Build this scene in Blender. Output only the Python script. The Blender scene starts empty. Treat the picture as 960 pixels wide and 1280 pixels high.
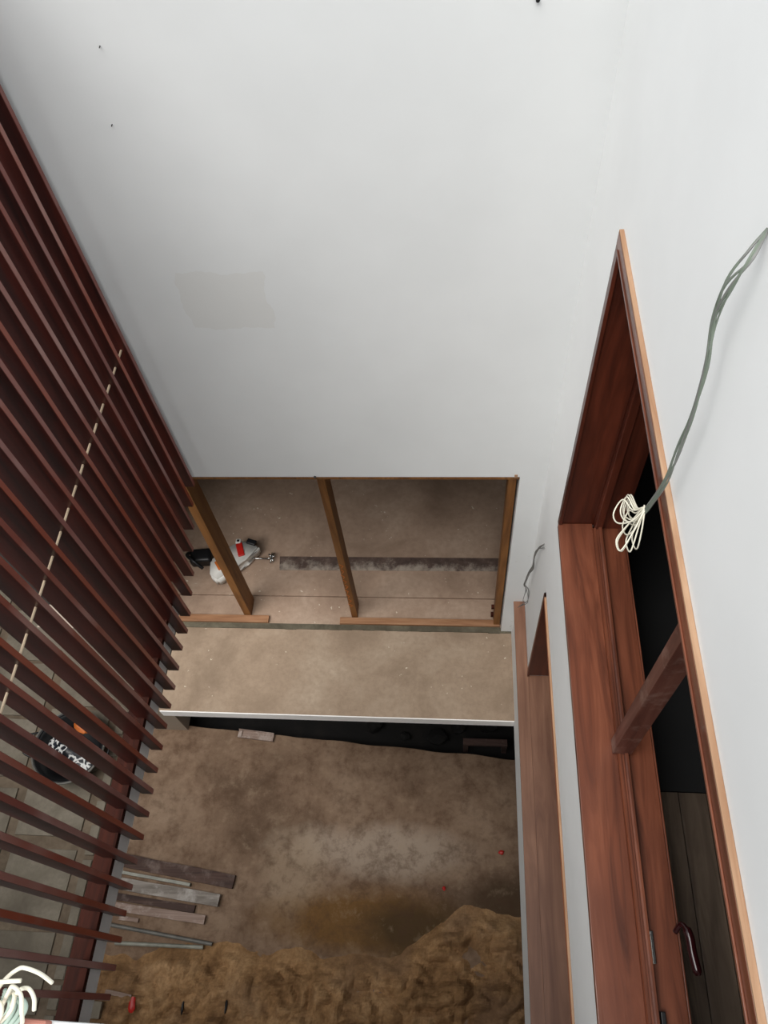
import bpy, bmesh, math, random
from mathutils import Vector, Matrix, noise
random.seed(7)
C = bpy.context.scene
COL = C.collection
PI = math.pi

# ---------------------------------------------------------------- camera
def v3(x, y, z): return Vector((x, y, z))
_n = v3(87, 628, 960).normalized()
_d = v3(97, -1480, 960)
_f = (_d - _d.dot(_n)*_n).normalized()
_r = _n.cross(_f)
# rows of the camera->world matrix (camera: x right, y down, z forward)
rows = (_r, _f, -_n)
def col(i): return Vector((rows[0][i], rows[1][i], rows[2][i]))
cx, cy, cz = col(0), -col(1), -col(2)
cam = bpy.data.objects.new('camera', bpy.data.cameras.new('camera'))
COL.objects.link(cam)
M = Matrix(((cx.x, cy.x, cz.x, 0.0), (cx.y, cy.y, cz.y, 0.0), (cx.z, cy.z, cz.z, 6.08), (0, 0, 0, 1)))
cam.matrix_world = M
cam.data.sensor_fit = 'VERTICAL'
cam.data.sensor_height = 24
cam.data.sensor_width = 18
cam.data.lens = 18.0
cam.data.clip_start = 0.02
C.camera = cam

# ---------------------------------------------------------------- light
w = bpy.data.worlds.new('overcast_sky'); C.world = w
w.use_nodes = True
wn = w.node_tree.nodes; wl = w.node_tree.links
bg = wn['Background']
bg.inputs['Color'].default_value = (0.95, 0.98, 1.0, 1)
bg.inputs['Strength'].default_value = 0.95
sun = bpy.data.objects.new('veiled_sun', bpy.data.lights.new('veiled_sun', 'SUN'))
COL.objects.link(sun)
sun.data.energy = 3.5
sun.data.angle = math.radians(50)
sun.data.color = (1.0, 0.97, 0.93)
sun.rotation_euler = (Vector((0.26, 0.40, -1.0))).to_track_quat('-Z', 'Y').to_euler()
C.view_settings.view_transform = 'Standard'
C.view_settings.look = 'None'
C.view_settings.gamma = 1
C.view_settings.use_curve_mapping = False
C.view_settings.exposure = 0.14

# ---------------------------------------------------------------- materials
def lin(c):
    return tuple((x/255/12.92 if x/255 <= .04045 else ((x/255+.055)/1.055)**2.4) for x in c) + (1,)

class NT:
    def __init__(s, name):
        s.m = bpy.data.materials.new(name); s.m.use_nodes = True
        s.n = s.m.node_tree.nodes; s.l = s.m.node_tree.links
        s.b = s.n['Principled BSDF']
    def node(s, t, **kw):
        n = s.n.new(t)
        for k, v in kw.items(): setattr(n, k, v)
        return n
    def link(s, a, b): s.l.new(a, b)
    def coord(s, scale=(1, 1, 1), rand=False, kind='Object'):
        tc = s.node('ShaderNodeTexCoord'); mp = s.node('ShaderNodeMapping')
        mp.inputs['Scale'].default_value = scale
        s.link(tc.outputs[kind], mp.inputs['Vector'])
        if rand:
            oi = s.node('ShaderNodeObjectInfo'); ml = s.node('ShaderNodeMath', operation='MULTIPLY')
            ml.inputs[1].default_value = 37.0
            s.link(oi.outputs['Random'], ml.inputs[0]); s.link(ml.outputs[0], mp.inputs['Location'])
        return mp.outputs[0]
    def noise(s, vec, scale, detail=4, rough=.55, dist=0):
        n = s.node('ShaderNodeTexNoise')
        n.inputs['Scale'].default_value = scale; n.inputs['Detail'].default_value = detail
        n.inputs['Roughness'].default_value = rough; n.inputs['Distortion'].default_value = dist
        s.link(vec, n.inputs['Vector']); return n.outputs[0]
    def ramp(s, fac, stops):
        r = s.node('ShaderNodeValToRGB'); e = r.color_ramp.elements
        e[0].position, e[0].color = stops[0]; e[1].position, e[1].color = stops[-1]
        for p, c in stops[1:-1]:
            x = e.new(p); x.color = c
        s.link(fac, r.inputs[0]); return r.outputs[0]
    def mix(s, fac, a, b, mode='MIX'):
        m = s.node('ShaderNodeMix', data_type='RGBA', blend_type=mode)
        for sock, v in ((m.inputs[0], fac), (m.inputs[6], a), (m.inputs[7], b)):
            if hasattr(v, 'links'): s.link(v, sock)
            else: sock.default_value = v
        return m.outputs[2]
    def math(s, op, a, b=None, clamp=False):
        m = s.node('ShaderNodeMath', operation=op); m.use_clamp = clamp
        for i, v in enumerate((a, b)):
            if v is None: continue
            if hasattr(v, 'links'): s.link(v, m.inputs[i])
            else: m.inputs[i].default_value = v
        return m.outputs[0]
    def bump(s, h, strength=.3, dist=.01):
        b = s.node('ShaderNodeBump'); b.inputs['Strength'].default_value = strength
        b.inputs['Distance'].default_value = dist
        s.link(h, b.inputs['Height']); s.link(b.outputs[0], s.b.inputs['Normal'])
    def out(s, colr, rough=.6, spec=.5, coat=0):
        if hasattr(colr, 'links'): s.link(colr, s.b.inputs['Base Color'])
        else: s.b.inputs['Base Color'].default_value = colr
        if hasattr(rough, 'links'): s.link(rough, s.b.inputs['Roughness'])
        else: s.b.inputs['Roughness'].default_value = rough
        s.b.inputs['Specular IOR Level'].default_value = spec
        s.b.inputs['Coat Weight'].default_value = coat
        return s.m

def wood(name, dark, mid, light, axis='y', rough=.45, coat=0.0, grain=1.0, rand=True, dust=None, spec=.5):
    t = NT(name)
    sc = {'x': (1.2, 14, 14), 'y': (14, 1.2, 14), 'z': (14, 14, 1.2)}[axis]
    v = t.coord(sc, rand)
    a = t.noise(v, 1.0*grain, 5, .6, 1.2)
    v2 = t.coord(tuple(x*4 if x > 2 else x for x in sc), rand)
    b = t.noise(v2, 2.0, 3, .6)
    c = t.ramp(a, [(.3, lin(dark)), (.5, lin(mid)), (.72, lin(light))])
    c = t.mix(t.math('MULTIPLY', b, .35), c, lin(dark))
    v3_ = t.coord((1, 1, 1), rand)
    k = t.noise(v3_, 2.2, 2)
    c = t.mix(t.ramp(k, [(.35, (0, 0, 0, 1)), (.7, (.55, .55, .55, 1))]), c, lin(dark))
    if dust:
        d = t.noise(v3_, 5, 6, .7)
        c = t.mix(t.ramp(d, [(.52, (0, 0, 0, 1)), (.7, (.7, .7, .7, 1))]), c, lin(dust))
    t.bump(b, .15, .002)
    return t.out(c, rough, spec, coat)

def plain(name, c, rough=.5, var=.12, scale=8, spec=.5, metallic=0):
    t = NT(name)
    n = t.noise(t.coord(), scale, 4)
    c2 = tuple(x*(1-var*2) for x in lin(c)[:3]) + (1,)
    r = t.ramp(n, [(.3, c2), (.65, lin(c))])
    t.b.inputs['Metallic'].default_value = metallic
    t.bump(n, .1, .002)
    return t.out(r, rough, spec)

def plaster(name, base, patch=False):
    t = NT(name)
    v = t.coord()
    a = t.noise(v, .9, 4, .6)
    b = t.noise(v, 45, 3, .6)
    d = tuple(x-7 for x in base)
    c = t.ramp(a, [(.35, lin(d)), (.65, lin(base))])
    if patch:   # a repaired patch of greyer filler, left unpainted
        sx = t.node('ShaderNodeSeparateXYZ'); t.link(v, sx.inputs[0])
        wob = t.noise(v, 6, 3); wob = t.math('MULTIPLY', t.math('SUBTRACT', wob, .5), .12)
        px = t.math('ABSOLUTE', t.math('SUBTRACT', t.math('ADD', sx.outputs[0], wob), -1.08))
        pz = t.math('ABSOLUTE', t.math('SUBTRACT', t.math('ADD', sx.outputs[2], wob), 3.66))
        mx = t.math('LESS_THAN', px, .205); mz = t.math('LESS_THAN', pz, .165)
        c = t.mix(t.math('MULTIPLY', t.math('MULTIPLY', mx, mz), .32), c, lin((208, 206, 200)))
        # grubby scuffs low on the pier beside the corner
        sc = t.noise(v, 16, 5, .7)
        low = t.math('MULTIPLY', t.math('LESS_THAN', sx.outputs[2], 1.5), t.math('GREATER_THAN', sc, .66))
        c = t.mix(t.math('MULTIPLY', low, .35), c, lin((165, 160, 150)))
    t.bump(t.math('ADD', t.math('MULTIPLY', b, .15), a), .12, .006)
    return t.out(c, .75, .3)

def concrete(name, d, m, l, scale=1.6, spots=False, rough=.85):
    t = NT(name)
    v = t.coord()
    a = t.noise(v, scale, 8, .62, .4)
    c = t.ramp(a, [(.3, lin(d)), (.5, lin(m)), (.7, lin(l))])
    b = t.noise(v, 22, 5, .7)
    c = t.mix(t.ramp(b, [(.35, (.35, .35, .35, 1)), (.6, (0, 0, 0, 1))]), c, lin(d))
    if spots:   # dried white paint drips
        s = t.noise(v, 28, 2, .5); z = t.noise(v, 2.1, 2)
        f = t.math('MULTIPLY', t.math('GREATER_THAN', s, .72), t.math('GREATER_THAN', z, .52))
        c = t.mix(t.math('MULTIPLY', f, .6), c, lin((225, 215, 195)))
    t.bump(t.math('ADD', a, t.math('MULTIPLY', b, .3)), .35, .012)
    return t.out(c, rough, .3)

def ground_mat():
    t = NT('trodden_dirt')
    v = t.coord()
    sx = t.node('ShaderNodeSeparateXYZ'); t.link(v, sx.inputs[0])
    n1 = t.noise(v, 1.1, 10, .68, .25); n2 = t.noise(v, 6, 10, .72, .15); n3 = t.noise(v, 45, 3, .7)
    c = t.ramp(n1, [(.3, lin((98, 78, 62))), (.5, lin((128, 105, 86))), (.7, lin((150, 128, 108)))])
    def blob(x, y, rx, ry, soft=.5, amt=1.4):
        dx = t.math('DIVIDE', t.math('SUBTRACT', sx.outputs[0], x), rx)
        dy = t.math('DIVIDE', t.math('SUBTRACT', sx.outputs[1], y), ry)
        r = t.math('SQRT', t.math('ADD', t.math('MULTIPLY', dx, dx), t.math('MULTIPLY', dy, dy)))
        r = t.math('ADD', r, t.math('MULTIPLY', t.math('SUBTRACT', n1, .5), amt))
        return t.math('DIVIDE', t.math('SUBTRACT', 1.0, r), soft, clamp=True)
    c = t.mix(t.math('MULTIPLY', blob(-.75, 1.48, 1.2, .34), .75), c, lin((172, 155, 138)))   # cement dust
    c = t.mix(t.math('MULTIPLY', blob(-1.75, 1.15, .45, .55), .5), c, lin((165, 145, 122)))
    c = t.mix(t.math('MULTIPLY', blob(-.95, .76, 1.3, .42, .5, .9), .9), c, lin((112, 80, 40)))      # thin wet sand
    c = t.mix(t.math('MULTIPLY', blob(-.45, .72, .75, .34, .6, .9), .85), c, lin((72, 56, 36)))         # damp
    c = t.mix(t.math('MULTIPLY', blob(.55, 1.0, .75, .38, .6, .9), .8), c, lin((66, 50, 34)))  # darker patch at the right, shade by the slab put into the colour
    f = t.ramp(n2, [(.36, (.55, .55, .55, 1)), (.52, (0, 0, 0, 1))])
    c = t.mix(f, c, lin((80, 58, 42)))
    f = t.ramp(n2, [(.55, (0, 0, 0, 1)), (.72, (.4, .4, .4, 1))])
    c = t.mix(f, c, lin((168, 146, 122)))
    s = t.math('GREATER_THAN', n3, .73)
    c = t.mix(t.math('MULTIPLY', s, .35), c, lin((190, 178, 160)))
    t.bump(t.math('ADD', n1, t.math('MULTIPLY', n2, .4)), .5, .03)
    return t.out(c, .9, .25)

def sand_mat():
    t = NT('damp_sand')
    v = t.coord()
    n1 = t.noise(v, 3, 8, .65, .6); n2 = t.noise(v, 30, 5, .7)
    c = t.ramp(n1, [(.3, lin((112, 82, 54))), (.5, lin((160, 124, 86))), (.7, lin((188, 152, 112)))])
    c = t.mix(t.ramp(n2, [(.4, (.3, .3, .3, 1)), (.6, (0, 0, 0, 1))]), c, lin((80, 56, 32)))
    n4 = t.noise(v, 1.6, 3, .5)
    c = t.mix(t.ramp(n4, [(.45, (0, 0, 0, 1)), (.65, (.6, .6, .6, 1))]), c, lin((112, 88, 70)))
    t.bump(t.math('ADD', n1, t.math('MULTIPLY', n2, .4)), .5, .03)
    return t.out(c, .92, .2)

m_white = plaster('white_wall_paint', (228, 230, 230), True)
m_white_r = plaster('white_wall_paint_right', (243, 245, 245))
m_fascia = plain('fascia_paint', (250, 247, 244), .6, .01, 12)
def slat_mat():
    t = NT('slat_varnish')
    v = t.coord((14, 14, 1.2), True); v1 = t.coord((1, 1, 1), True)
    a = t.noise(v, 1.0, 5, .6, 1.2); k = t.noise(v1, 1.6, 3)
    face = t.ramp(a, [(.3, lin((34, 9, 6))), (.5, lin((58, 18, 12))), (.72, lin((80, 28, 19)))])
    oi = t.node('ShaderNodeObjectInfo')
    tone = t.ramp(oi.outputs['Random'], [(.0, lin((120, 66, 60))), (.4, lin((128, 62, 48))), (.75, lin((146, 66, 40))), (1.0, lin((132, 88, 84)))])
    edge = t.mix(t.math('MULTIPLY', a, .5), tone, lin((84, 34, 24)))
    edge = t.mix(t.ramp(k, [(.5, (0, 0, 0, 1)), (.68, (.5, .5, .5, 1))]), edge, lin((168, 140, 134)))   # dust patches; lighter front edge colour stands for the light it catches
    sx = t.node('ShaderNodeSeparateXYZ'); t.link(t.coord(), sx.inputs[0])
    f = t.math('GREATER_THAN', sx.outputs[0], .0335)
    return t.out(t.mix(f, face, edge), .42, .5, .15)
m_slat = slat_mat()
m_rail = wood('rail_varnish', (40, 17, 11), (66, 30, 20), (88, 40, 27), 'y', .7, 0, 1.2, True, None, .15)
m_frame = wood('window_varnish', (76, 38, 24), (120, 66, 44), (148, 88, 62), 'y', .38, .25, .9)
m_frame_z = wood('window_varnish_upright', (54, 20, 11), (88, 38, 22), (116, 54, 34), 'z', .4, .2, .9)
m_board = wood('sill_board_wood', (98, 62, 44), (132, 92, 70), (152, 112, 88), 'y', .5, .05, .8)
m_orange = wood('orange_wood', (150, 72, 28), (186, 98, 44), (206, 122, 66), 'y', .45, .1, 1)
m_raw = wood('raw_wood', (140, 104, 78), (176, 142, 114), (196, 166, 138), 'y', .8, 0, 1, True, None, .2)
m_post = wood('post_wood', (92, 56, 22), (138, 90, 42), (160, 112, 62), 'z', .6, 0, .9)
m_postx = wood('cross_wood', (120, 80, 50), (160, 116, 82), (186, 144, 108), 'x', .6, 0, 1)
m_dusty = wood('mullion_wood', (70, 34, 24), (104, 60, 48), (132, 88, 74), 'z', .55, .05, 1, True, (150, 124, 112))
m_darkwood = wood('dark_floor_wood', (84, 70, 58), (122, 104, 88), (156, 136, 116), 'y', .5, 0, 1)
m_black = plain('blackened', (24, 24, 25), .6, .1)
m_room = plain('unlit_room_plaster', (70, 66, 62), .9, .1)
m_inwall = plain('inner_room_plaster', (128, 120, 110), .9, .05)
m_landing = concrete('screed', (128, 110, 92), (158, 138, 118), (178, 160, 140), 1.5, True)
m_inner = concrete('inner_screed', (134, 112, 95), (166, 142, 123), (186, 164, 145), 1.3, True)
m_mortar = concrete('mortar', (72, 66, 54), (94, 88, 74), (112, 106, 90), 6)
m_ground = ground_mat()
m_sand = sand_mat()
m_joint = concrete('joint_earth', (92, 80, 66), (118, 104, 88), (136, 122, 104), 3)
m_paver = concrete('grey_paving', (108, 100, 88), (130, 122, 108), (148, 140, 126), 2.2)
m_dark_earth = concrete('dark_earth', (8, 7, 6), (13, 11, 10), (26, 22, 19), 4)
m_fence = wood('fence_wood', (38, 14, 10), (58, 24, 18), (74, 36, 28), 'x', .6)
m_dowel = plain('dowel_beech', (232, 208, 178), .6, .08)
m_metal = plain('chromed', (190, 190, 188), .25, .05, 8, .5, 1)
m_maroon = plain('maroon_lacquer', (40, 12, 14), .15, .05)
m_blk = plain('black_plastic', (18, 19, 22), .45, .05)
m_red = plain('red_plastic', (190, 34, 26), .4)
m_orangep = plain('orange_plastic', (206, 110, 40), .5)
m_whitep = plain('white_plastic', (222, 220, 214), .4)
m_wire_w = plain('white_insulation', (226, 222, 204), .5, .05)
m_wire_g = plain('grey_green_insulation', (112, 122, 110), .6, .1)
m_wire_d = plain('grey_insulation', (120, 120, 118), .5, .1)

# ---------------------------------------------------------------- helpers
def bm_box(bm, x0, x1, y0, y1, z0, z1):
    vs = [bm.verts.new((x, y, z)) for x in (x0, x1) for y in (y0, y1) for z in (z0, z1)]
    for f in ((0, 1, 3, 2), (4, 6, 7, 5), (0, 4, 5, 1), (2, 3, 7, 6), (0, 2, 6, 4), (1, 5, 7, 3)):
        bm.faces.new([vs[i] for i in f])
def bm_prism(bm, prof, axis, a0, a1):
    """profile of 2-D points extruded along axis ('y': points are (x, z); 'x': (y, z); 'z': (x, y))"""
    def P(p, a): return {'y': (p[0], a, p[1]), 'x': (a, p[0], p[1]), 'z': (p[0], p[1], a)}[axis]
    A = [bm.verts.new(P(p, a0)) for p in prof]; B = [bm.verts.new(P(p, a1)) for p in prof]
    n = len(prof)
    bm.faces.new(A); bm.faces.new(B[::-1])
    for i in range(n): bm.faces.new((A[i], B[i], B[(i+1) % n], A[(i+1) % n]))
def bm_tube(bm, pts, r, seg=6):
    pts = [Vector(p) for p in pts]; prev = None; rings = []
    for i, p in enumerate(pts):
        d = (pts[min(i+1, len(pts)-1)] - pts[max(i-1, 0)]).normalized()
        if prev is None:
            a = Vector((0, 0, 1)) if abs(d.z) < .9 else Vector((1, 0, 0))
            prev = d.cross(a).normalized()
        u = (prev - prev.dot(d)*d).normalized(); prev = u; w_ = d.cross(u)
        rr = r[i] if isinstance(r, (list, tuple)) else r
        rings.append([bm.verts.new(p + rr*(math.cos(2*PI*k/seg)*u + math.sin(2*PI*k/seg)*w_)) for k in range(seg)])
    for a, b in zip(rings, rings[1:]):
        for k in range(seg): bm.faces.new((a[k], a[(k+1) % seg], b[(k+1) % seg], b[k]))
    bm.faces.new(rings[0][::-1]); bm.faces.new(rings[-1])
def bm_lathe(bm, prof, c, seg=32):
    rings = [[bm.verts.new((c[0]+r*math.cos(2*PI*k/seg), c[1]+r*math.sin(2*PI*k/seg), c[2]+z)) for k in range(seg)] for r, z in prof]
    for a, b in zip(rings, rings[1:]):
        for k in range(seg): bm.faces.new((a[k], a[(k+1) % seg], b[(k+1) % seg], b[k]))
    bm.faces.new(rings[0][::-1]); bm.faces.new(rings[-1])
def catmull(pts, n=6):
    P = [Vector(p) for p in pts]; P = [2*P[0]-P[1]] + P + [2*P[-1]-P[-2]]; out = []
    for i in range(1, len(P)-2):
        for k in range(n):
            t = k/n
            out.append(.5*((2*P[i]) + (P[i+1]-P[i-1])*t + (2*P[i-1]-5*P[i]+4*P[i+1]-P[i+2])*t*t + (3*P[i]-P[i-1]-3*P[i+1]+P[i+2])*t**3))
    out.append(P[-2]); return out

ORG = {}
def obj(name, bm, mat, parent=None, loc=None, bevel=0, smooth=False, stuff=False):
    if bevel:
        bmesh.ops.bevel(bm, geom=bm.edges[:], offset=bevel, segments=2, affect='EDGES', profile=.6)
    bmesh.ops.recalc_face_normals(bm, faces=bm.faces)
    o_ = Vector(loc) if loc is not None else (ORG[parent.name] if parent else Vector((0, 0, 0)))
    bmesh.ops.translate(bm, verts=bm.verts, vec=-o_)
    me = bpy.data.meshes.new(name); bm.to_mesh(me); bm.free()
    if smooth:
        for p in me.polygons: p.use_smooth = True
    me.materials.append(mat)
    o = bpy.data.objects.new(name, me); COL.objects.link(o)
    if parent:
        o.parent = parent; o.location = o_ - ORG[parent.name]
    else: o.location = o_
    ORG[o.name] = o_
    if stuff: o['kind'] = 'stuff'
    return o
def box(name, x0, x1, y0, y1, z0, z1, mat, parent=None, bevel=0, **k):
    bm = bmesh.new(); bm_box(bm, x0, x1, y0, y1, z0, z1)
    return obj(name, bm, mat, parent, bevel=bevel, **k)
def empty(name, loc):
    o = bpy.data.objects.new(name, None); COL.objects.link(o); o.location = loc
    o.empty_display_size = .1
    ORG[o.name] = Vector(loc); return o
def thing(name, label, cat, loc, group=None):
    o = empty(name, loc); tag(o, label, cat, group); return o
def tag(o, label, cat, group=None):
    o['label'] = label; o['category'] = cat
    if group: o['group'] = group
    return o
def struct(o, label=None, cat=None):
    o['kind'] = 'structure'
    if label: o['label'] = label; o['category'] = cat
    return o

# ---------------------------------------------------------------- walls and slabs
GZ = -3.09      # ground level of the yard
XR = .543       # plane of the right wall
YB = 2.75       # plane of the back wall

bm = bmesh.new()
bm_box(bm, -2.6, XR+.17, YB, YB+.15, 2.25, 5.3)          # above the opening
bm_box(bm, .385, XR+.17, YB, YB+.15, 0.0, 2.25)           # pier right of the opening

struct(obj('wall_back', bm, m_white), 'tall white painted wall with a greyer square filler patch', 'wall')

bm = bmesh.new()
Y0, Y1 = -.9, YB
bm_box(bm, XR, XR+.17, Y0-.6, Y1, 4.43, 5.5)              # above upper window
bm_box(bm, XR, XR+.17, 2.175, Y1, .58, 4.43)               # pier at the corner
bm_box(bm, XR, XR+.17, Y0-.6, 2.175, 1.88, 2.60)           # band between windows
bm_box(bm, XR, XR+.17, Y0-.6, Y0, .58, 4.43)
bm_box(bm, .472, XR+.17, Y0-.6, Y1, -.1, .555)            # upstand under the sill board
struct(obj('wall_right', bm, m_white_r), 'bright white painted wall with two long timber window openings', 'wall')

# lower storey, below the landing
bm = bmesh.new()
bm_box(bm, -3.8, -3.27, 2.75, 2.98, GZ, -.1)              # jamb pier of the dark opening
struct(obj('wall_lower', bm, plaster('grubby_plaster', (172, 160, 146))), 'short grubby pier below the left end of the landing', 'wall')
bm = bmesh.new()
bm_box(bm, 1.6, 1.75, -.9, 6.0, GZ, -.1)
bm_box(bm, -3.8, 1.75, 6.0, 6.15, GZ-.4, 2.5)
bm_box(bm, -3.8, -3.65, 2.98, 6.0, GZ-.4, -.1)
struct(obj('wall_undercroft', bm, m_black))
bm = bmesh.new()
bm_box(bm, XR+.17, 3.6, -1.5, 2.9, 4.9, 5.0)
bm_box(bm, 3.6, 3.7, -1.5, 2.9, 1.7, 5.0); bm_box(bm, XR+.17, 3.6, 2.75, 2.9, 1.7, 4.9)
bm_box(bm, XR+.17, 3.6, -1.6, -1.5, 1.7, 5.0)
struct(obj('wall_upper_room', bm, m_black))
bm = bmesh.new()
bm_box(bm, 3.0, 3.1, -1.5, 2.9, -.1, 1.65); bm_box(bm, XR+.17, 3.0, 2.75, 2.9, 0, 1.65)
bm_box(bm, XR+.17, 3.0, -1.6, -1.5, 0, 1.65)
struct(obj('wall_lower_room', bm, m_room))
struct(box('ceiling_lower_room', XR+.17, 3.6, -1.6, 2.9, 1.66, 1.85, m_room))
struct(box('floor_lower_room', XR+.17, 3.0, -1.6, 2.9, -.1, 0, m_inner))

# room beyond the timber framed opening
bm = bmesh.new()
bm_box(bm, -2.75, -2.62, 2.75, 6.0, -.1, 2.5); bm_box(bm, 1.9, 2.05, 2.9, 6.0, 0, 2.5)
struct(obj('wall_inner_room', bm, m_inwall))
struct(box('ceiling', -2.75, 2.05, 2.9, 6.15, 2.4, 2.55, m_inwall))
fl = struct(box('floor', -2.62, 1.9, 3.055, 6.0, -.1, .012, m_inner), 'dusty brown concrete floor of the room behind the posts', 'floor')
struct(box('floor_threshold', -2.62, 1.9, 2.765, 3.05, -.1, 0, m_inner))
struct(box('floor_landing', -2.45, .472, 1.98, 2.765, -.1, -.002, m_landing), 'bare screed landing with white paint drips before the opening', 'floor')
struct(box('floor_right_slab', .49, 1.75, -.9, 2.75, -.25, -.1, m_room))
# mortar lip under the bottom rail
bm = bmesh.new()
for i in range(30):
    x0 = -2.45 + i*.0974
    h = .006 + .01*noise.noise((x0*3, 1, 0)); d = .012*noise.noise((x0*5, 4, 0))
    bm_box(bm, x0, x0+.0974, 2.735+d, 2.784, -.002, h+.002)
struct(obj('trim_1', bm, m_mortar), 'rough greenish grey mortar lip along the landing', 'mortar')
struct(box('trim_2', -2.44, .470, 1.972, 1.98, -.105, .003, m_fascia), 'thin white painted edge of the landing slab', 'fascia')

# ---------------------------------------------------------------- yard
def hg(x, y):
    return .018*noise.noise((x*1.5, y*1.5, 0)) + .008*noise.noise((x*6, y*6, 3)) + .003*noise.noise((x*20, y*20, 5))
bm = bmesh.new()
NX, NY = 150, 110
def edge_y(x): return 2.80 + (x+3.23)/(.71+3.23)*(2.53-2.80) + .02*noise.noise((x*2.5, 0, 0))
grid = []
for j in range(NY+1):
    row = []
    for i in range(NX+1):
        x = -4.05 + i*(1.6+4.05)/NX
        y = -.9 + j/NY*(edge_y(x)+.9)
        row.append(bm.verts.new((x, y, GZ + hg(x, y))))
    grid.append(row)
for j in range(NY):
    for i in range(NX): bm.faces.new((grid[j][i], grid[j][i+1], grid[j+1][i+1], grid[j+1][i]))
low = [bm.verts.new((v.co.x, v.co.y, GZ-.35)) for v in grid[NY]]
for i in range(NX): bm.faces.new((grid[NY][i], grid[NY][i+1], low[i+1], low[i]))
struct(obj('ground', bm, m_ground, smooth=False), 'trodden brown dirt ground with damp and dusty stains', 'ground')
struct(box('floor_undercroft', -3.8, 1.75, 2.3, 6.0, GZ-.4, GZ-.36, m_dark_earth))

def sand_h(x, y):
    pts = [(-4.05, .30), (-3.26, .36), (-2.25, .50), (-1.38, .42), (-.55, .50), (.1, .98), (.69, .88), (1.6, .9)]
    for (xa, ya), (xb, yb) in zip(pts, pts[1:]):
        if x <= xb: e = ya + (x-xa)/(xb-xa)*(yb-ya); break
    e += .09*noise.noise((x*2.2, 7, 0)) + .04*noise.noise((x*7, 9, 0))
    d = (e - y)
    rise = max(-1, min(1, d/.16))
    lump = .15*noise.noise((x*2.6, y*3.2, 11)) + .13*abs(noise.noise((x*5.5+3, y*7, 2))) + .03*noise.noise((x*14, y*14, 8)) + .007*noise.noise((x*34, y*34, 1))
    h = rise*.045 + (lump+.02)*max(0, min(1, d/.25))
    if h > 0:   # trodden hollows
        for hx, hy, rx, ry, dp in ((-1.0, .13, .13, .10, .08), (-.28, .02, .17, .05, .06), (-2.05, .26, .09, .15, .05), (.35, .35, .2, .12, .05), (-.45, -.22, .14, .06, .06), (-1.6, .3, .12, .07, .05)):
            q = ((x-hx)/rx)**2 + ((y-hy)/ry)**2
            h -= dp*math.exp(-q*1.3)
    return max(h, -.03)
bm = bmesh.new()
NX, NY = 230, 90
grid = [[bm.verts.new((x, y, GZ + max(hg(x, y), 0)*1.0 + sand_h(x, y))) for i in range(NX+1) for x in [-4.0+i*5.55/NX]] for j in range(NY+1) for y in [-.88 + j*2.05/NY]]
for j in range(NY):
    for i in range(NX):
        q = (grid[j][i], grid[j][i+1], grid[j+1][i+1], grid[j+1][i])
        if max(v.co.z for v in q) > GZ-.02: bm.faces.new(q)
for v in [v for v in bm.verts if not v.link_faces]: bm.verts.remove(v)
o = obj('sand', bm, m_sand, smooth=False, stuff=True)
tag(o, 'lumpy heap of trodden yellow brown sand across the near ground', 'sand')
SAND = lambda x, y: GZ + max(hg(x, y), 0) + max(sand_h(x, y), 0)

# paving left of the dirt
pv = struct(box('paving', -9.0, -4.05, -1.2, 6.0, GZ-.3, GZ-.012, m_joint), 'joint bed of the large grey paving slabs behind the slats', 'paving')
k = 0
rng = random.Random(3)
xcols = [(-5.08, -4.30), (-6.0, -5.2), (-6.95, -6.12), (-7.9, -7.05), (-8.85, -8.0)]
for ci, (xa, xb) in enumerate(xcols):
    y = -1.05 - ci*.22
    while y < 5.2:
        L = .70 + rng.uniform(-.03, .03)
        bm = bmesh.new()
        j = lambda: rng.uniform(-.012, .012)
        t = rng.uniform(-.004, .006)
        pr = [(xa+j(), y+j()), (xb+j(), y+j()), (xb+j(), y+L+j()), (xa+j(), y+L+j())]
        bm_prism(bm, pr, 'z', GZ-.03, GZ+.012+t)
        obj('paver', bm, m_paver, pv, bevel=.006)
        y += L + (.13 if y < 1.4 else .05)
y = -1.1
while y < 3.6:     # narrow edging stones
    L = rng.choice((.32, .42, .22))
    bm = bmesh.new(); bm_box(bm, -4.19, -4.085, y, y+L, GZ-.03, GZ+.02)
    obj('edging_stone', bm, m_paver, pv, bevel=.008)
    y += L + .05

# enclosure of the yard
bm = bmesh.new()
yb = 5.2
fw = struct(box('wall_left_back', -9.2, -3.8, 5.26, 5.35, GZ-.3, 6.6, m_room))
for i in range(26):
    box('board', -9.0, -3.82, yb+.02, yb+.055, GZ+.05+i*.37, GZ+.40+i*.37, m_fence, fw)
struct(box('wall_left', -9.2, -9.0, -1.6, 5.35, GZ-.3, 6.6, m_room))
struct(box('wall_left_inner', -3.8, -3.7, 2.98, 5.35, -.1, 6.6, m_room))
bm = bmesh.new(); bm_box(bm, -9.2, 1.75, -1.2, -.95, GZ-.3, 4.3)
struct(obj('wall_front', bm, m_white_r))

# ---------------------------------------------------------------- slat screen
bl = struct(empty('beam', (-1.7, 0, 1.86)), 'white lintel beam with a brown timber cap at the slat feet', 'beam')
bm = bmesh.new(); bm_box(bm, -1.78, -1.703, -.9, 2.07, 1.865, 2.0)
obj('lintel', bm, m_fascia, bl)
bm = bmesh.new(); bm_box(bm, -1.80, -1.70, -.9, 2.07, 2.0, 2.035)
obj('timber_cap', bm, m_rail, bl, bevel=.003)

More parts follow.
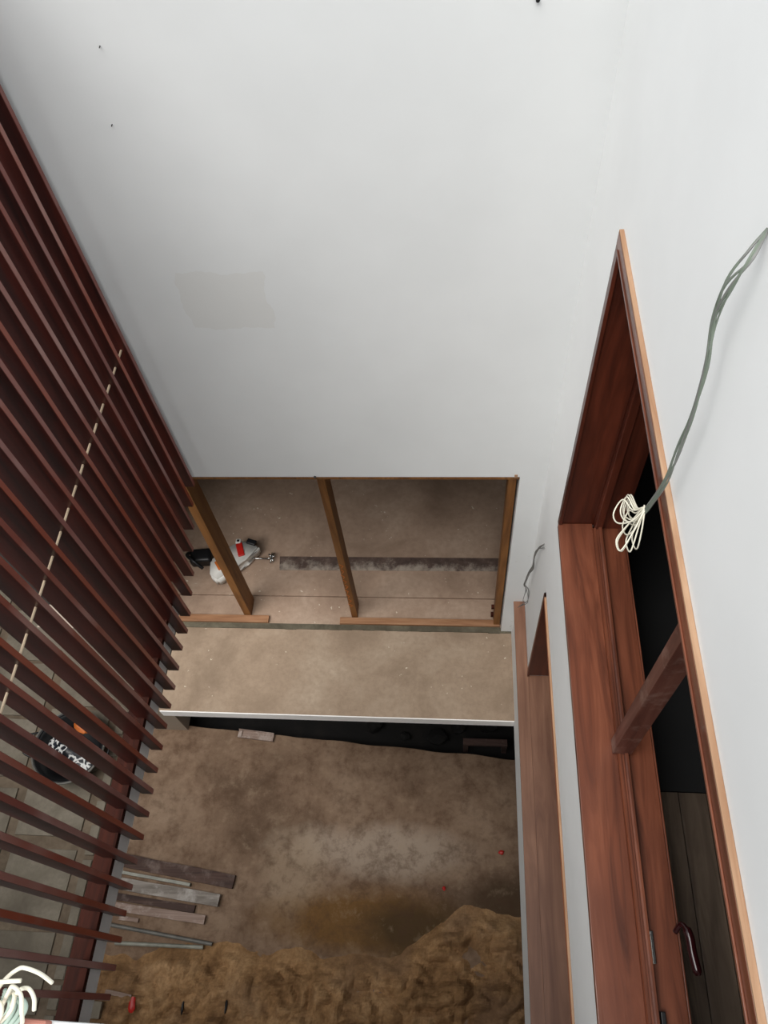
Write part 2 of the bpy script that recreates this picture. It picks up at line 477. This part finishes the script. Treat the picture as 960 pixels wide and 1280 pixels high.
sc = thing('slat_screen', 'tall screen of dark red upright timber slats over the left side', 'screen', (-1.67, 1.2, 1.85))
bm = bmesh.new(); bm_prism(bm, [(-1.635, 1.85), (-1.635, 5.3), (-1.745, 5.3), (-1.745, 2.04), (-1.70, 2.04), (-1.70, 1.85)], 'y', -.012, .016)
bmesh.ops.bevel(bm, geom=bm.edges[:], offset=.0025, segments=1, affect='EDGES')
bmesh.ops.translate(bm, verts=bm.verts, vec=(1.67, 0, -1.85))
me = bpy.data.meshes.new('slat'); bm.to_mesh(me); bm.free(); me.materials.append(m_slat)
ends = {23: 2.23, 22: 2.18, 21: 2.09, 20: 2.03, 19: 1.93, 18: 1.89}
NS = 24
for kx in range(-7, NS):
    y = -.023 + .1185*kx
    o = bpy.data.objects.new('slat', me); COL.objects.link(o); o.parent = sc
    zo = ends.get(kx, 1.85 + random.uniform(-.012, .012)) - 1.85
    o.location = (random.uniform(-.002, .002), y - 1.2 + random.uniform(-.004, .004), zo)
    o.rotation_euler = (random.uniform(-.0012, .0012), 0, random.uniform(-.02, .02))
bm = bmesh.new(); bm_tube(bm, [(-1.668, -.86, 3.42), (-1.668, 2.72, 3.42)], .0055, 8)
obj('dowel', bm, m_dowel, sc, smooth=True)
bm = bmesh.new(); bm_box(bm, -1.80, -1.61, -.92, 2.74, 5.305, 5.38)
obj('top_shade_rail', bm, m_rail, sc)  # unseen rail, made wide over the slat tops to block sky light

# ---------------------------------------------------------------- framed opening in the back wall
dr = struct(empty('door_1', (-.7, 2.855, 0)), 'unfinished brown timber frame with three posts in the floor level opening', 'frame')
def post(x0, x1, y0, y1, z0=0.0, z1=2.25, m=m_post):
    bm = bmesh.new(); bm_box(bm, x0, x1, y0, y1, z0, z1)
    return obj('post', bm, m, dr, bevel=.003)
post(-1.858, -1.795, 2.855, 3.02)
p2 = post(-.90, -.848, 2.855, 2.99)
post(.322, .374, 2.80, 2.90)
obj('head_board', (lambda b: (bm_box(b, -2.45, .383, 2.752, 2.90, 2.222, 2.25), b)[1])(bmesh.new()), m_post, dr)
obj('bottom_rail', (lambda b: (bm_box(b, -2.44, -1.63, 2.785, 2.85, 0, .03), b)[1])(bmesh.new()), m_postx, dr, bevel=.003)
obj('bottom_rail', (lambda b: (bm_box(b, -1.0, .375, 2.785, 2.845, 0, .03), b)[1])(bmesh.new()), m_postx, dr, bevel=.003)
# scratched chalk-like marks on the middle post
bm = bmesh.new()
zz = 1.05
for i in range(9):
    z = .95 - i*.085
    pts = [(-.895+.008*math.sin(i*2.1), 2.8545, z), (-.872+.006*math.cos(i*1.7), 2.8545, z-.03), (-.888, 2.8545, z-.06)]
    bm_tube(bm, pts, .0022, 4)
obj('scratch', bm, m_orangep, dr)
bm = bmesh.new(); bm_tube(bm, [(-.872, 2.752, 2.25), (-.872, 2.74, 2.262)], .008, 8); obj('nail', bm, m_blk, dr)
bm = bmesh.new(); bm_box(bm, .352, .37, 2.747, 2.76, 2.245, 2.275); obj('peg', bm, m_raw, dr)
bm = bmesh.new(); bm_box(bm, .30, .322, 2.87, 2.9, .03, .07); bm_box(bm, .30, .322, 2.87, 2.9, .18, .21); obj('hinge', bm, m_rail, dr)

# ---------------------------------------------------------------- upper window
W = struct(empty('window_1', (XR, .6, 2.68)), 'long upper timber window frame with one mullion', 'window')
YN, YF = -.88, 2.15      # near and far end
def part(name, x0, x1, y0, y1, z0, z1, m, par, bev=.003, **k):
    bm = bmesh.new(); bm_box(bm, x0, x1, y0, y1, z0, z1); return obj(name, bm, m, par, bevel=bev, **k)
part('sill', .524, .696, YN, YF-.002, 2.645, 2.68, m_frame, W)
bm = bmesh.new()
bm_prism(bm, [(.696, 2.60), (.696, 2.685), (.700, 2.692), (.710, 2.692), (.712, 2.684), (.720, 2.684), (.722, 2.70), (.728, 2.704), (.737, 2.704), (.740, 2.698), (.740, 2.60)], 'y', YN, 2.115)
obj('moulding', bm, m_frame, W)
sr = part('sash_rail', .742, .852, YN, YF, 2.60, 2.662, m_frame, W, .004)
part('sash_bead', .852, .858, YN, YF, 2.60, 2.668, m_frame, sr, .001)
part('casing_far', .527, XR, YF-.012, YF+.03, 2.65, 4.375, m_frame_z, W)
part('jamb', .531, .705, YF, YF+.03, 2.66, 4.41, m_frame_z, W)
part('stop', .705, .742, 2.112, YF+.02, 2.66, 4.40, m_frame_z, W)
part('inner_jamb', .742, .85, YF-.02, YF+.02, 2.66, 4.40, m_frame_z, W)
part('head_casing', .527, .5425, YN, YF+.03, 4.376, 4.424, m_frame, W, .002)
part('head_edge', .5275, .5425, YN, YF+.03, 4.4245, 4.432, m_raw, W, .001)
part('head_bead', .5225, .5268, YN, YF-.01, 4.374, 4.383, m_frame, W, .001)
part('head', .5435, .85, YN, YF+.03, 4.385, 4.425, m_frame, W, .001)
mu = part('mullion', .674, .755, .975, 1.035, 2.685, 4.385, m_dusty, W, .002)
# handle
bm = bmesh.new(); bm_tube(bm, catmull([(.842, .31, 2.668), (.862, .335, 2.70), (.880, .30, 2.715), (.888, .24, 2.70), (.900, .17, 2.69)]), [.010]*10+[.017]*14+[.010], 10)
hd = obj('handle', bm, m_maroon, sr, smooth=True)
bm = bmesh.new(); bm_box(bm, .745, .757, .20, .31, 2.664, 2.676); obj('latch', bm, m_metal, sr, bevel=.002)
bm = bmesh.new(); bm_box(bm, .748, .765, -.02, .05, 2.664, 2.69); obj('catch', bm, m_blk, sr, bevel=.003)
# room floor beyond the upper window
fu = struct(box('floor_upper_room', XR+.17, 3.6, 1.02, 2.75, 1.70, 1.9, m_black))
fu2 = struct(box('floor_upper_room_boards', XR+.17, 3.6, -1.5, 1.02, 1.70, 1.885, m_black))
for i in range(7):
    xa = .72 + i*.14
    part('floor_board', xa, xa+.136, -1.45, 1.015, 1.886, 1.90, m_darkwood, fu2, .002)

# ---------------------------------------------------------------- lower window and sill board
W2 = struct(empty('window_2', (XR, .6, .58)), 'lower timber window frame above the long brown sill board', 'window')
part('sill_board', .455, .540, YN, 2.748, .556, .58, m_board, W2, .002)
part('sill', .5405, .76, YN, 2.14, .556, .5785, m_board, W2, .002)
part('casing_far', .531, XR, 2.128, 2.16, .585, 1.88, m_frame_z, W2, .001)
part('jamb', .5345, .76, 2.14, 2.17, .58, 1.86, m_frame_z, W2, .002)
part('head_casing', .531, .5425, YN, 2.16, 1.845, 1.868, m_orange, W2, .001)
part('head_edge', .5315, .5425, YN, 2.16, 1.8685, 1.88, m_raw, W2, .001)
part('head', .5435, .76, YN, 2.17, 1.84, 1.875, m_frame, W2, .001)

# ---------------------------------------------------------------- cables
rc = random.Random(11)
def bundle(par, path, n, r, spread, mat, name='wire', tight=None):
    for i in range(n):
        ph = rc.uniform(0, 6.28); k = rc.uniform(1.5, 4)
        pts = []
        for q, p in enumerate(path):
            u = q/(len(path)-1); s = spread if tight is None else spread*tight[q]
            pts.append((p[0] + abs(s*math.cos(ph+k*u*3))*-.6, p[1] + s*math.sin(ph+k*u*3), p[2]))
        bm = bmesh.new(); bm_tube(bm, catmull(pts, 5), r, 6)
        obj(name, bm, mat if not isinstance(mat, list) else mat[i % len(mat)], par, smooth=True)
ca = thing('cable_bundle', 'long grey green cable bundle ending in pale loops by the upper window', 'cable', (.50, 1.1, 5.23))
path = [(.543, 1.185, 5.175), (.515, 1.145, 5.155), (.498, 1.146, 5.089), (.497, 1.149, 4.999), (.500, 1.117, 4.912), (.500, 1.093, 4.793), (.500, 1.093, 4.67), (.498, 1.089, 4.551), (.492, 1.115, 4.40), (.488, 1.13, 4.33)]
bundle(ca, path, 12, .0019, .015, [m_wire_g, m_wire_d, m_wire_g], tight=[.2, .9, 1, .8, .6, .5, .7, .6, .5, .4])
for i in range(11):      # folded-back tails tied in loops
    a = rc.uniform(-.5, .5); b = rc.uniform(.7, 1.15)
    c0 = Vector((.487, 1.125, 4.345))
    dy = rc.uniform(-.045, .075); dz = -rc.uniform(.075, .13); dx = -rc.uniform(0, .06)
    p = [c0 + Vector((0, rc.uniform(-.01, .01), .03)), c0 + Vector((dx*.5, -.03*b+dy*.3, -.02)), c0 + Vector((dx, dy-.03, dz*.7)), c0 + Vector((dx, dy+.02, dz)), c0 + Vector((dx*.6, dy+.04, dz*.6)), c0 + Vector((dx*.3, dy*.3+.02, -.03)), c0 + Vector((0, .01, .02))]
    bm = bmesh.new(); bm_tube(bm, catmull(p, 6), .0021, 6); obj('loop', bm, m_wire_w, ca, smooth=True)

cb = thing('cable_bundle', 'short thin grey wires hanging in the corner above the sill board', 'cable', (.52, 2.6, 1.7))
path = [(.543, 2.44, 1.96), (.530, 2.50, 1.82), (.520, 2.56, 1.64), (.524, 2.56, 1.48), (.51, 2.60, 1.30), (.497, 2.62, 1.10)]
bundle(cb, path, 5, .003, .014, m_wire_d)
for i in range(6):
    s = rc.uniform(-1, 1)
    p = [(.497, 2.62, 1.10), (.515+.02*s, 2.63, 1.0), (.535 if s > 0 else .50, 2.61, .88), (.535 if i % 2 else .51, 2.64, .76), (.50-.02*s, 2.66, .70-.05*abs(s))]
    bm = bmesh.new(); bm_tube(bm, catmull(p, 5), .0022, 5); obj('wire', bm, m_wire_d, cb, smooth=True)

# near ledge with the cut cable ends at the lower left corner
lg = struct(empty('trim_3', (-.8, -.2, 5.42)), 'near ledge at the lower left with a pinkish timber strip', 'ledge')
part('ledge_slab', -1.55, .54, -.16, -.0198, 5.425, 5.441, m_white_r, lg, .002)
part('timber_strip', -1.55, -.285, -.12, -.0192, 5.441, 5.452, wood('pink_wood', (150, 96, 84), (182, 122, 106), (198, 146, 128), 'x', .6), lg, .002)
cc = thing('cable_tail', 'cream cut cable ends curling over the near ledge', 'cable', (-.3, -.02, 5.46))
curves = [[(-.325, -.008, 5.46), (-.304, .003, 5.49), (-.289, .0095, 5.505), (-.281, .010, 5.51), (-.273, .0075, 5.505), (-.268, .003, 5.495)],
 [(-.33, -.004, 5.48), (-.310, .000, 5.50), (-.299, .0015, 5.505), (-.285, .003, 5.505)],
 [(-.318, -.02, 5.46), (-.299, -.004, 5.49), (-.292, -.0005, 5.50), (-.285, -.005, 5.50), (-.284, -.014, 5.495), (-.289, -.022, 5.48), (-.30, -.028, 5.475)],
 [(-.31, -.018, 5.46), (-.293, -.004, 5.49), (-.284, -.001, 5.495), (-.278, -.006, 5.495), (-.278, -.013, 5.49)],
 [(-.318, -.012, 5.46), (-.302, -.004, 5.48), (-.294, -.006, 5.49), (-.294, -.014, 5.49), (-.304, -.021, 5.48)],
 [(-.325, -.016, 5.46), (-.308, -.010, 5.485), (-.301, -.012, 5.49), (-.300, -.018, 5.49), (-.308, -.024, 5.48)]]
for p in curves:
    bm = bmesh.new(); bm_tube(bm, catmull(p, 6), .0014, 8); obj('wire', bm, m_wire_w, cc, smooth=True)
for q in range(4):
    p = [(-.318+.003*q, -.03, 5.458), (-.306+.004*q, -.015, 5.470), (-.304+.003*q, -.008, 5.476), (-.312, -.003-.002*q, 5.47)]
    bm = bmesh.new(); bm_tube(bm, catmull(p, 5), .0016, 8); obj('wire', bm, plain('pale_green_insulation', (170, 190, 178), .5), cc, smooth=True)

# ---------------------------------------------------------------- things on the yard ground
def plank(name, label, cat, p0, p1, wd, th, mat, z=GZ+.012, group=None, extra=None):
    """board lying from p0 to p1 (centre line)"""
    a, b = Vector((*p0, z)), Vector((*p1, z)); L = (b-a).length; ang = math.atan2(b.y-a.y, b.x-a.x)
    bm = bmesh.new(); bm_box(bm, 0, L, -wd/2, wd/2, 0, th)
    bmesh.ops.subdivide_edges(bm, edges=[e for e in bm.edges if abs(e.verts[0].co.x-e.verts[1].co.x) > L*.5], cuts=8)
    for v in bm.verts:
        v.co.y += .006*noise.noise((v.co.x*4, v.co.y*9, L)); v.co.z += .004*noise.noise((v.co.x*3, L, 0)) if v.co.z > .001 else 0
    if extra: extra(bm, L)
    bmesh.ops.transform(bm, matrix=Matrix.Rotation(ang, 4, 'Z'), verts=bm.verts)
    bmesh.ops.translate(bm, verts=bm.verts, vec=a)
    o = obj(name, bm, mat, loc=a); tag(o, label, cat, group); return o
m_pl1 = wood('weathered_dark', (48, 34, 30), (78, 56, 48), (104, 80, 70), 'x', .8, 0, 1, True, (128, 112, 104))
m_pl2 = wood('weathered_grey', (112, 104, 96), (148, 140, 132), (172, 164, 156), 'x', .85, 0, 1, True, (190, 184, 178))
m_pl3 = wood('weathered_pink', (118, 98, 86), (156, 134, 122), (182, 162, 152), 'x', .85, 0, 1, True, (198, 186, 178))
m_pipe = plain('dull_steel', (112, 110, 104), .5, .2, 10)
m_pipe2 = plain('pale_steel', (150, 150, 138), .5, .2, 10)
plank('plank', 'dark brown dirty plank, rearmost of the stacked timber', 'plank', (-3.85, 1.27), (-2.41, 1.085), .135, .035, m_pl1)
plank('batten', 'thin greenish batten between the dark plank and grey plank', 'batten', (-3.85, 1.145), (-2.89, 1.035), .03, .05, m_pipe2)
plank('plank', 'wide light grey plank spotted with cement', 'plank', (-3.85, 1.03), (-2.54, .895), .12, .05, m_pl2)
plank('plank', 'narrow dark broken board between the two pale planks', 'plank', (-3.85, .90), (-2.80, .80), .07, .03, m_pl1)
plank('plank', 'narrow pinkish grey plank with a worn end', 'plank', (-3.85, .80), (-2.665, .703), .085, .045, m_pl3)
def pipe(name, label, p0, p1, r, mat):
    z = GZ + r + .018
    bm = bmesh.new()
    a, b = Vector((*p0, z)), Vector((*p1, z)); d = (b-a).normalized()
    bm_tube(bm, [a, a+d*.3, b-d*.3, b], r, 14)
    o = obj(name, bm, mat, loc=(p0[0], p0[1], z-r), smooth=False); tag(o, label, 'pipe'); return o
pipe('pipe', 'dark steel pipe lying angled below the planks', (-3.86, .625), (-2.545, .482), .02, m_pipe)
pipe('pipe', 'pale steel pipe, nearest the sand heap', (-3.6, .44), (-2.635, .448), .02, m_pipe2)
plank('plank_offcut', 'small pale offcut beside the planks at the slat feet', 'offcut', (-3.62, .70-.02), (-3.40, .665), .04, .02, m_pl3)
o = plank('plank_offcut', 'short pale timber scrap half buried in the sand', 'offcut', (-3.56, .0), (-3.28, -.03), .04, .025, m_pl3, z=SAND(-3.42, -.015)-.004)
# brick-like block at the lower left
zb = max(SAND(-3.62, -.15), SAND(-3.66, -.1), SAND(-3.56, -.2)) - .005
bm = bmesh.new(); bm_box(bm, -3.70, -3.54, -.235, -.085, zb, zb+.07)
tag(obj('stone_block', bm, m_paver, loc=(-3.62, -.16, zb), bevel=.01), 'small grey stone block by the foot of the white beam', 'block')
# red plastic scrap, red dots
def lumpy(name, label, cat, x, y, sx, sy, sz, mat, z=None, seed=0, rot=0, group=None):
    bm = bmesh.new(); bmesh.ops.create_icosphere(bm, subdivisions=2, radius=1)
    for v in bm.verts:
        n = 1 + .35*noise.noise(v.co*1.3 + Vector((seed, 0, 0)))
        v.co = Vector((v.co.x*sx*n, v.co.y*sy*n, v.co.z*sz*n))
    bmesh.ops.rotate(bm, verts=bm.verts, matrix=Matrix.Rotation(rot, 3, 'Z'))
    zz = SAND(x, y) if z is None else z
    bmesh.ops.translate(bm, verts=bm.verts, vec=(x, y, zz+sz*.7))
    o = obj(name, bm, mat, loc=(x, y, zz)); tag(o, label, cat, group); return o
lumpy('plastic_scrap', 'red plastic scrap lying on the sand near the slats', 'litter', -3.24, -.10, .035, .075, .02, m_red, seed=2)
lumpy('plastic_scrap', 'tiny dark red scrap near the right sill board', 'litter', .51, 1.515, .03, .025, .015, m_red, z=GZ+.012, seed=5)
lumpy('plastic_scrap', 'tiny red scrap in the middle of the damp ground', 'litter', -.11, 1.13, .018, .022, .012, m_red, z=GZ+.01, seed=8)
for i, (x, y) in enumerate(((-2.735, -.10), (-2.29, -.065))):
    lumpy('wood_chip', ('dark upright chip in the sand nearer the red scrap', 'dark upright chip in the sand farther from the red scrap')[i], 'chip', x, y, .014, .062, .02, m_blk, seed=20+i)
# pale offcut on the edge of the dark opening
bm = bmesh.new(); bm_box(bm, -.22, .22, -.045, .045, 0, .03); bm_box(bm, -.20, -.17, -.035, .035, .03, .05); bm_box(bm, -.22, .22, .04, .05, .03, .05)
bmesh.ops.rotate(bm, verts=bm.verts, matrix=Matrix.Rotation(-.09, 3, 'Z'))
bmesh.ops.translate(bm, verts=bm.verts, vec=(-2.40, 2.70, GZ+.02))
tag(obj('wood_tray', bm, m_pl3, loc=(-2.40, 2.70, GZ+.02)), 'small pale timber tray at the edge of the dark opening', 'tray')
# rubble in the undercroft
RL = ('dark rubble stone nearest the trestle, at its left', 'dark rubble stone lying by the far foot of the trestle', 'largest dark rubble stone, behind the trestle', 'dark rubble stone against the right end of the dark opening', 'leftmost dark rubble stone under the landing', 'small dark rubble stone farthest back, left of the largest', 'small dark rubble stone between the two leftmost ones')
for i, (x, y, s_) in enumerate(((-.22, 2.86, .13), (.05, 3.0, .11), (.38, 3.05, .16), (.82, 2.85, .11), (-1.0, 2.98, .12), (-.2, 3.25, .10), (-.62, 2.86, .07))):
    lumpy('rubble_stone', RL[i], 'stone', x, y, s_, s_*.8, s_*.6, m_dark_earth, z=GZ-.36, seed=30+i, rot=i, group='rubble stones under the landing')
bm = bmesh.new(); bm_box(bm, .10, .62, 2.70, 2.78, GZ-.10, GZ-.06)
bm_box(bm, .56, .62, 2.70, 2.78, GZ-.36, GZ-.10); bm_box(bm, .10, .16, 2.70, 2.78, GZ-.36, GZ-.10)
tag(obj('trestle', bm, m_pl1, loc=(.36, 2.74, GZ-.36)), 'low dark trestle in the shadow at the right of the dark opening', 'trestle')

# black round tub with a printed sack
tx, ty, tz = -4.57, 2.42, GZ+.018
tb = thing('tub', 'round black tub seen between the slats on the paving', 'tub', (tx, ty, tz))
bm = bmesh.new()
bm_lathe(bm, [(.26, 0), (.34, .10), (.39, .26), (.41, .30), (.42, .31), (.425, .29), (.40, .285), (.375, .25), (.32, .10), (.25, .02)], (tx, ty, tz), 40)
obj('body', bm, m_blk, tb, smooth=True)
bm = bmesh.new(); bm_tube(bm, [(tx+.435*math.cos(a), ty+.435*math.sin(a), tz+.305) for a in [i*2*PI/40 for i in range(41)]], .014, 8)
obj('rim', bm, m_pipe, tb, smooth=True)
for s in (0, PI):
    bm = bmesh.new()
    bm_tube(bm, catmull([(tx+.43*math.cos(s+a), ty+.43*math.sin(s+a), tz+.30) if abs(a) > .3 else (tx+.52*math.cos(s+a), ty+.52*math.sin(s+a), tz+.34) for a in (-.35, -.2, 0, .2, .35)], 4), .014, 8)
    obj('handle', bm, m_blk, tb, smooth=True)
t = NT('printed_sack'); vv = t.coord((1, 1, 1)); n = t.noise(vv, 9, 2, .5, .5)
t.bump(n, .2, .01)
m_sack = t.out(t.ramp(n, [(.40, lin((20, 22, 28))), (.47, lin((30, 36, 48))), (.50, lin((225, 225, 222))), (.56, lin((215, 216, 214))), (.6, lin((30, 32, 40)))]), .4)
bm = bmesh.new(); bmesh.ops.create_grid(bm, x_segments=26, y_segments=18, size=1)
for v in bm.verts:
    x, y = v.co.x*.33, v.co.y*.16
    v.co = Vector((x, y, .16 + .07*(1-(v.co.x**2)) * (1-v.co.y**2) + .03*noise.noise((x*9, y*9, 2)) - .06*v.co.y**4))
bmesh.ops.solidify(bm, geom=bm.faces[:], thickness=.02)
bmesh.ops.rotate(bm, verts=bm.verts, matrix=Matrix.Rotation(-.62, 3, 'Z'))
bmesh.ops.translate(bm, verts=bm.verts, vec=(tx, ty-.02, tz+.02))
tag(obj('sack', bm, m_sack, loc=(tx, ty, tz+.1), smooth=True), 'crumpled black and white printed sack inside the round tub', 'sack')
lumpy('sponge', 'orange sponge beside the sack in the tub', 'sponge', tx+.06, ty+.25, .12, .06, .04, m_orangep, z=tz+.2, seed=40, rot=-.5)

# ---------------------------------------------------------------- on the upper floor: stained strip and cutting machine
bm = bmesh.new()
bm_prism(bm, [(-1.60, 3.31), (.62, 3.325), (.60, 3.455), (-1.615, 3.45)], 'z', .012, .021)
t = NT('splashed_strip'); vv = t.coord(); n = t.noise(vv, 7, 6, .7); n2 = t.noise(vv, 9, 9, .75)
sx = t.node('ShaderNodeSeparateXYZ'); t.link(vv, sx.inputs[0])
c = t.ramp(n, [(.35, lin((60, 46, 42))), (.55, lin((88, 70, 62))), (.7, lin((120, 104, 94)))])
f = t.ramp(t.math('ADD', n2, t.math('MULTIPLY', sx.outputs[1], -2.2)), [(.46, (0, 0, 0, 1)), (.68, (.8, .8, .8, 1))])
c = t.mix(f, c, lin((176, 164, 150)))
m_strip = t.out(c, .7)
tag(obj('floor_strip', bm, m_strip, loc=(-.5, 3.38, .012)), 'long dark paint splashed board lying on the floor behind the posts', 'board')

sx0, sy0, sz0 = -2.0, 3.42, .012
sw = thing('chainsaw', 'white and red power saw with black handle behind the left post', 'saw', (sx0, sy0, sz0))
def rbox(name, c, s, ang, mat, bev, par, taper=1.0):
    bm = bmesh.new(); bm_box(bm, -s[0]/2, s[0]/2, -s[1]/2, s[1]/2, 0, s[2])
    for v in bm.verts:
        if v.co.z > 0: v.co.x *= taper; v.co.y *= taper
    bmesh.ops.bevel(bm, geom=bm.edges[:], offset=bev, segments=3, affect='EDGES', profile=.6)
    bmesh.ops.rotate(bm, verts=bm.verts, matrix=Matrix.Rotation(ang, 3, 'Z'))
    bmesh.ops.translate(bm, verts=bm.verts, vec=c)
    return obj(name, bm, mat, par, smooth=True)
bm = bmesh.new()
bm_prism(bm, [(-2.02, 3.52), (-1.93, 3.55), (-1.86, 3.50), (-1.80, 3.50), (-1.78, 3.46), (-1.90, 3.36), (-1.96, 3.26), (-2.12, 3.12), (-2.20, 3.18), (-2.22, 3.34), (-2.14, 3.42)], 'z', .03, .15)
bmesh.ops.bevel(bm, geom=bm.edges[:], offset=.02, segments=3, affect='EDGES')
hs = obj('housing', bm, m_whitep, sw, smooth=True)
rbox('red_panel', (-1.955, 3.44, .145), (.06, .14, .02), .35, m_red, .008, hs)
rbox('cap', (-1.985, 3.525, .14), (.05, .05, .03), 0, m_whitep, .012, hs)
rbox('knob', (-1.985, 3.525, .165), (.022, .022, .012), 0, m_blk, .004, hs)
rbox('motor_cover', (-1.86, 3.515, .15), (.09, .05, .03), -.3, m_blk, .01, hs)
rbox('side_panel', (-2.12, 3.28, .145), (.06, .10, .02), .6, m_orangep, .008, hs)
rbox('rear_handle', (-2.33, 3.40, .0121), (.20, .14, .12), .1, m_blk, .03, sw)
bm = bmesh.new(); bm_tube(bm, catmull([(-2.40, 3.46, .08), (-2.44, 3.38, .16), (-2.36, 3.30, .19), (-2.28, 3.26, .12)], 5), .016, 8); obj('front_handle', bm, m_blk, sw, smooth=True)
bm = bmesh.new(); bm_tube(bm, [(-1.90, 3.40, .07), (-1.70, 3.40, .06)], .008, 8); obj('shaft', bm, m_metal, sw, smooth=True)
bm = bmesh.new()
for i in range(7):
    a = i*2*PI/7
    bm_tube(bm, [(-1.68, 3.42, .06), (-1.68+.03*math.cos(a), 3.42+.055*math.sin(a), .06+.02*math.cos(a*2))], .008, 6)
obj('tool_head', bm, m_metal, sw, smooth=True)

# small screws left in the back wall
for i, (x, z, lab) in enumerate(((-1.238, 4.814, 'tiny dark nail high at the left of the white back wall'), (-1.302, 4.535, 'tiny dark nail above the filler patch on the back wall'), (.254, 4.885, 'dark nail at the very top of the back wall, right half'))):
    bm = bmesh.new(); r = .007 if i == 2 else .0018
    bm_tube(bm, [(x, YB+.01, z), (x, YB-.012, z-.002)], r, 8)
    tag(obj('nail', bm, m_blk, loc=(x, YB, z)), lab, 'nail')
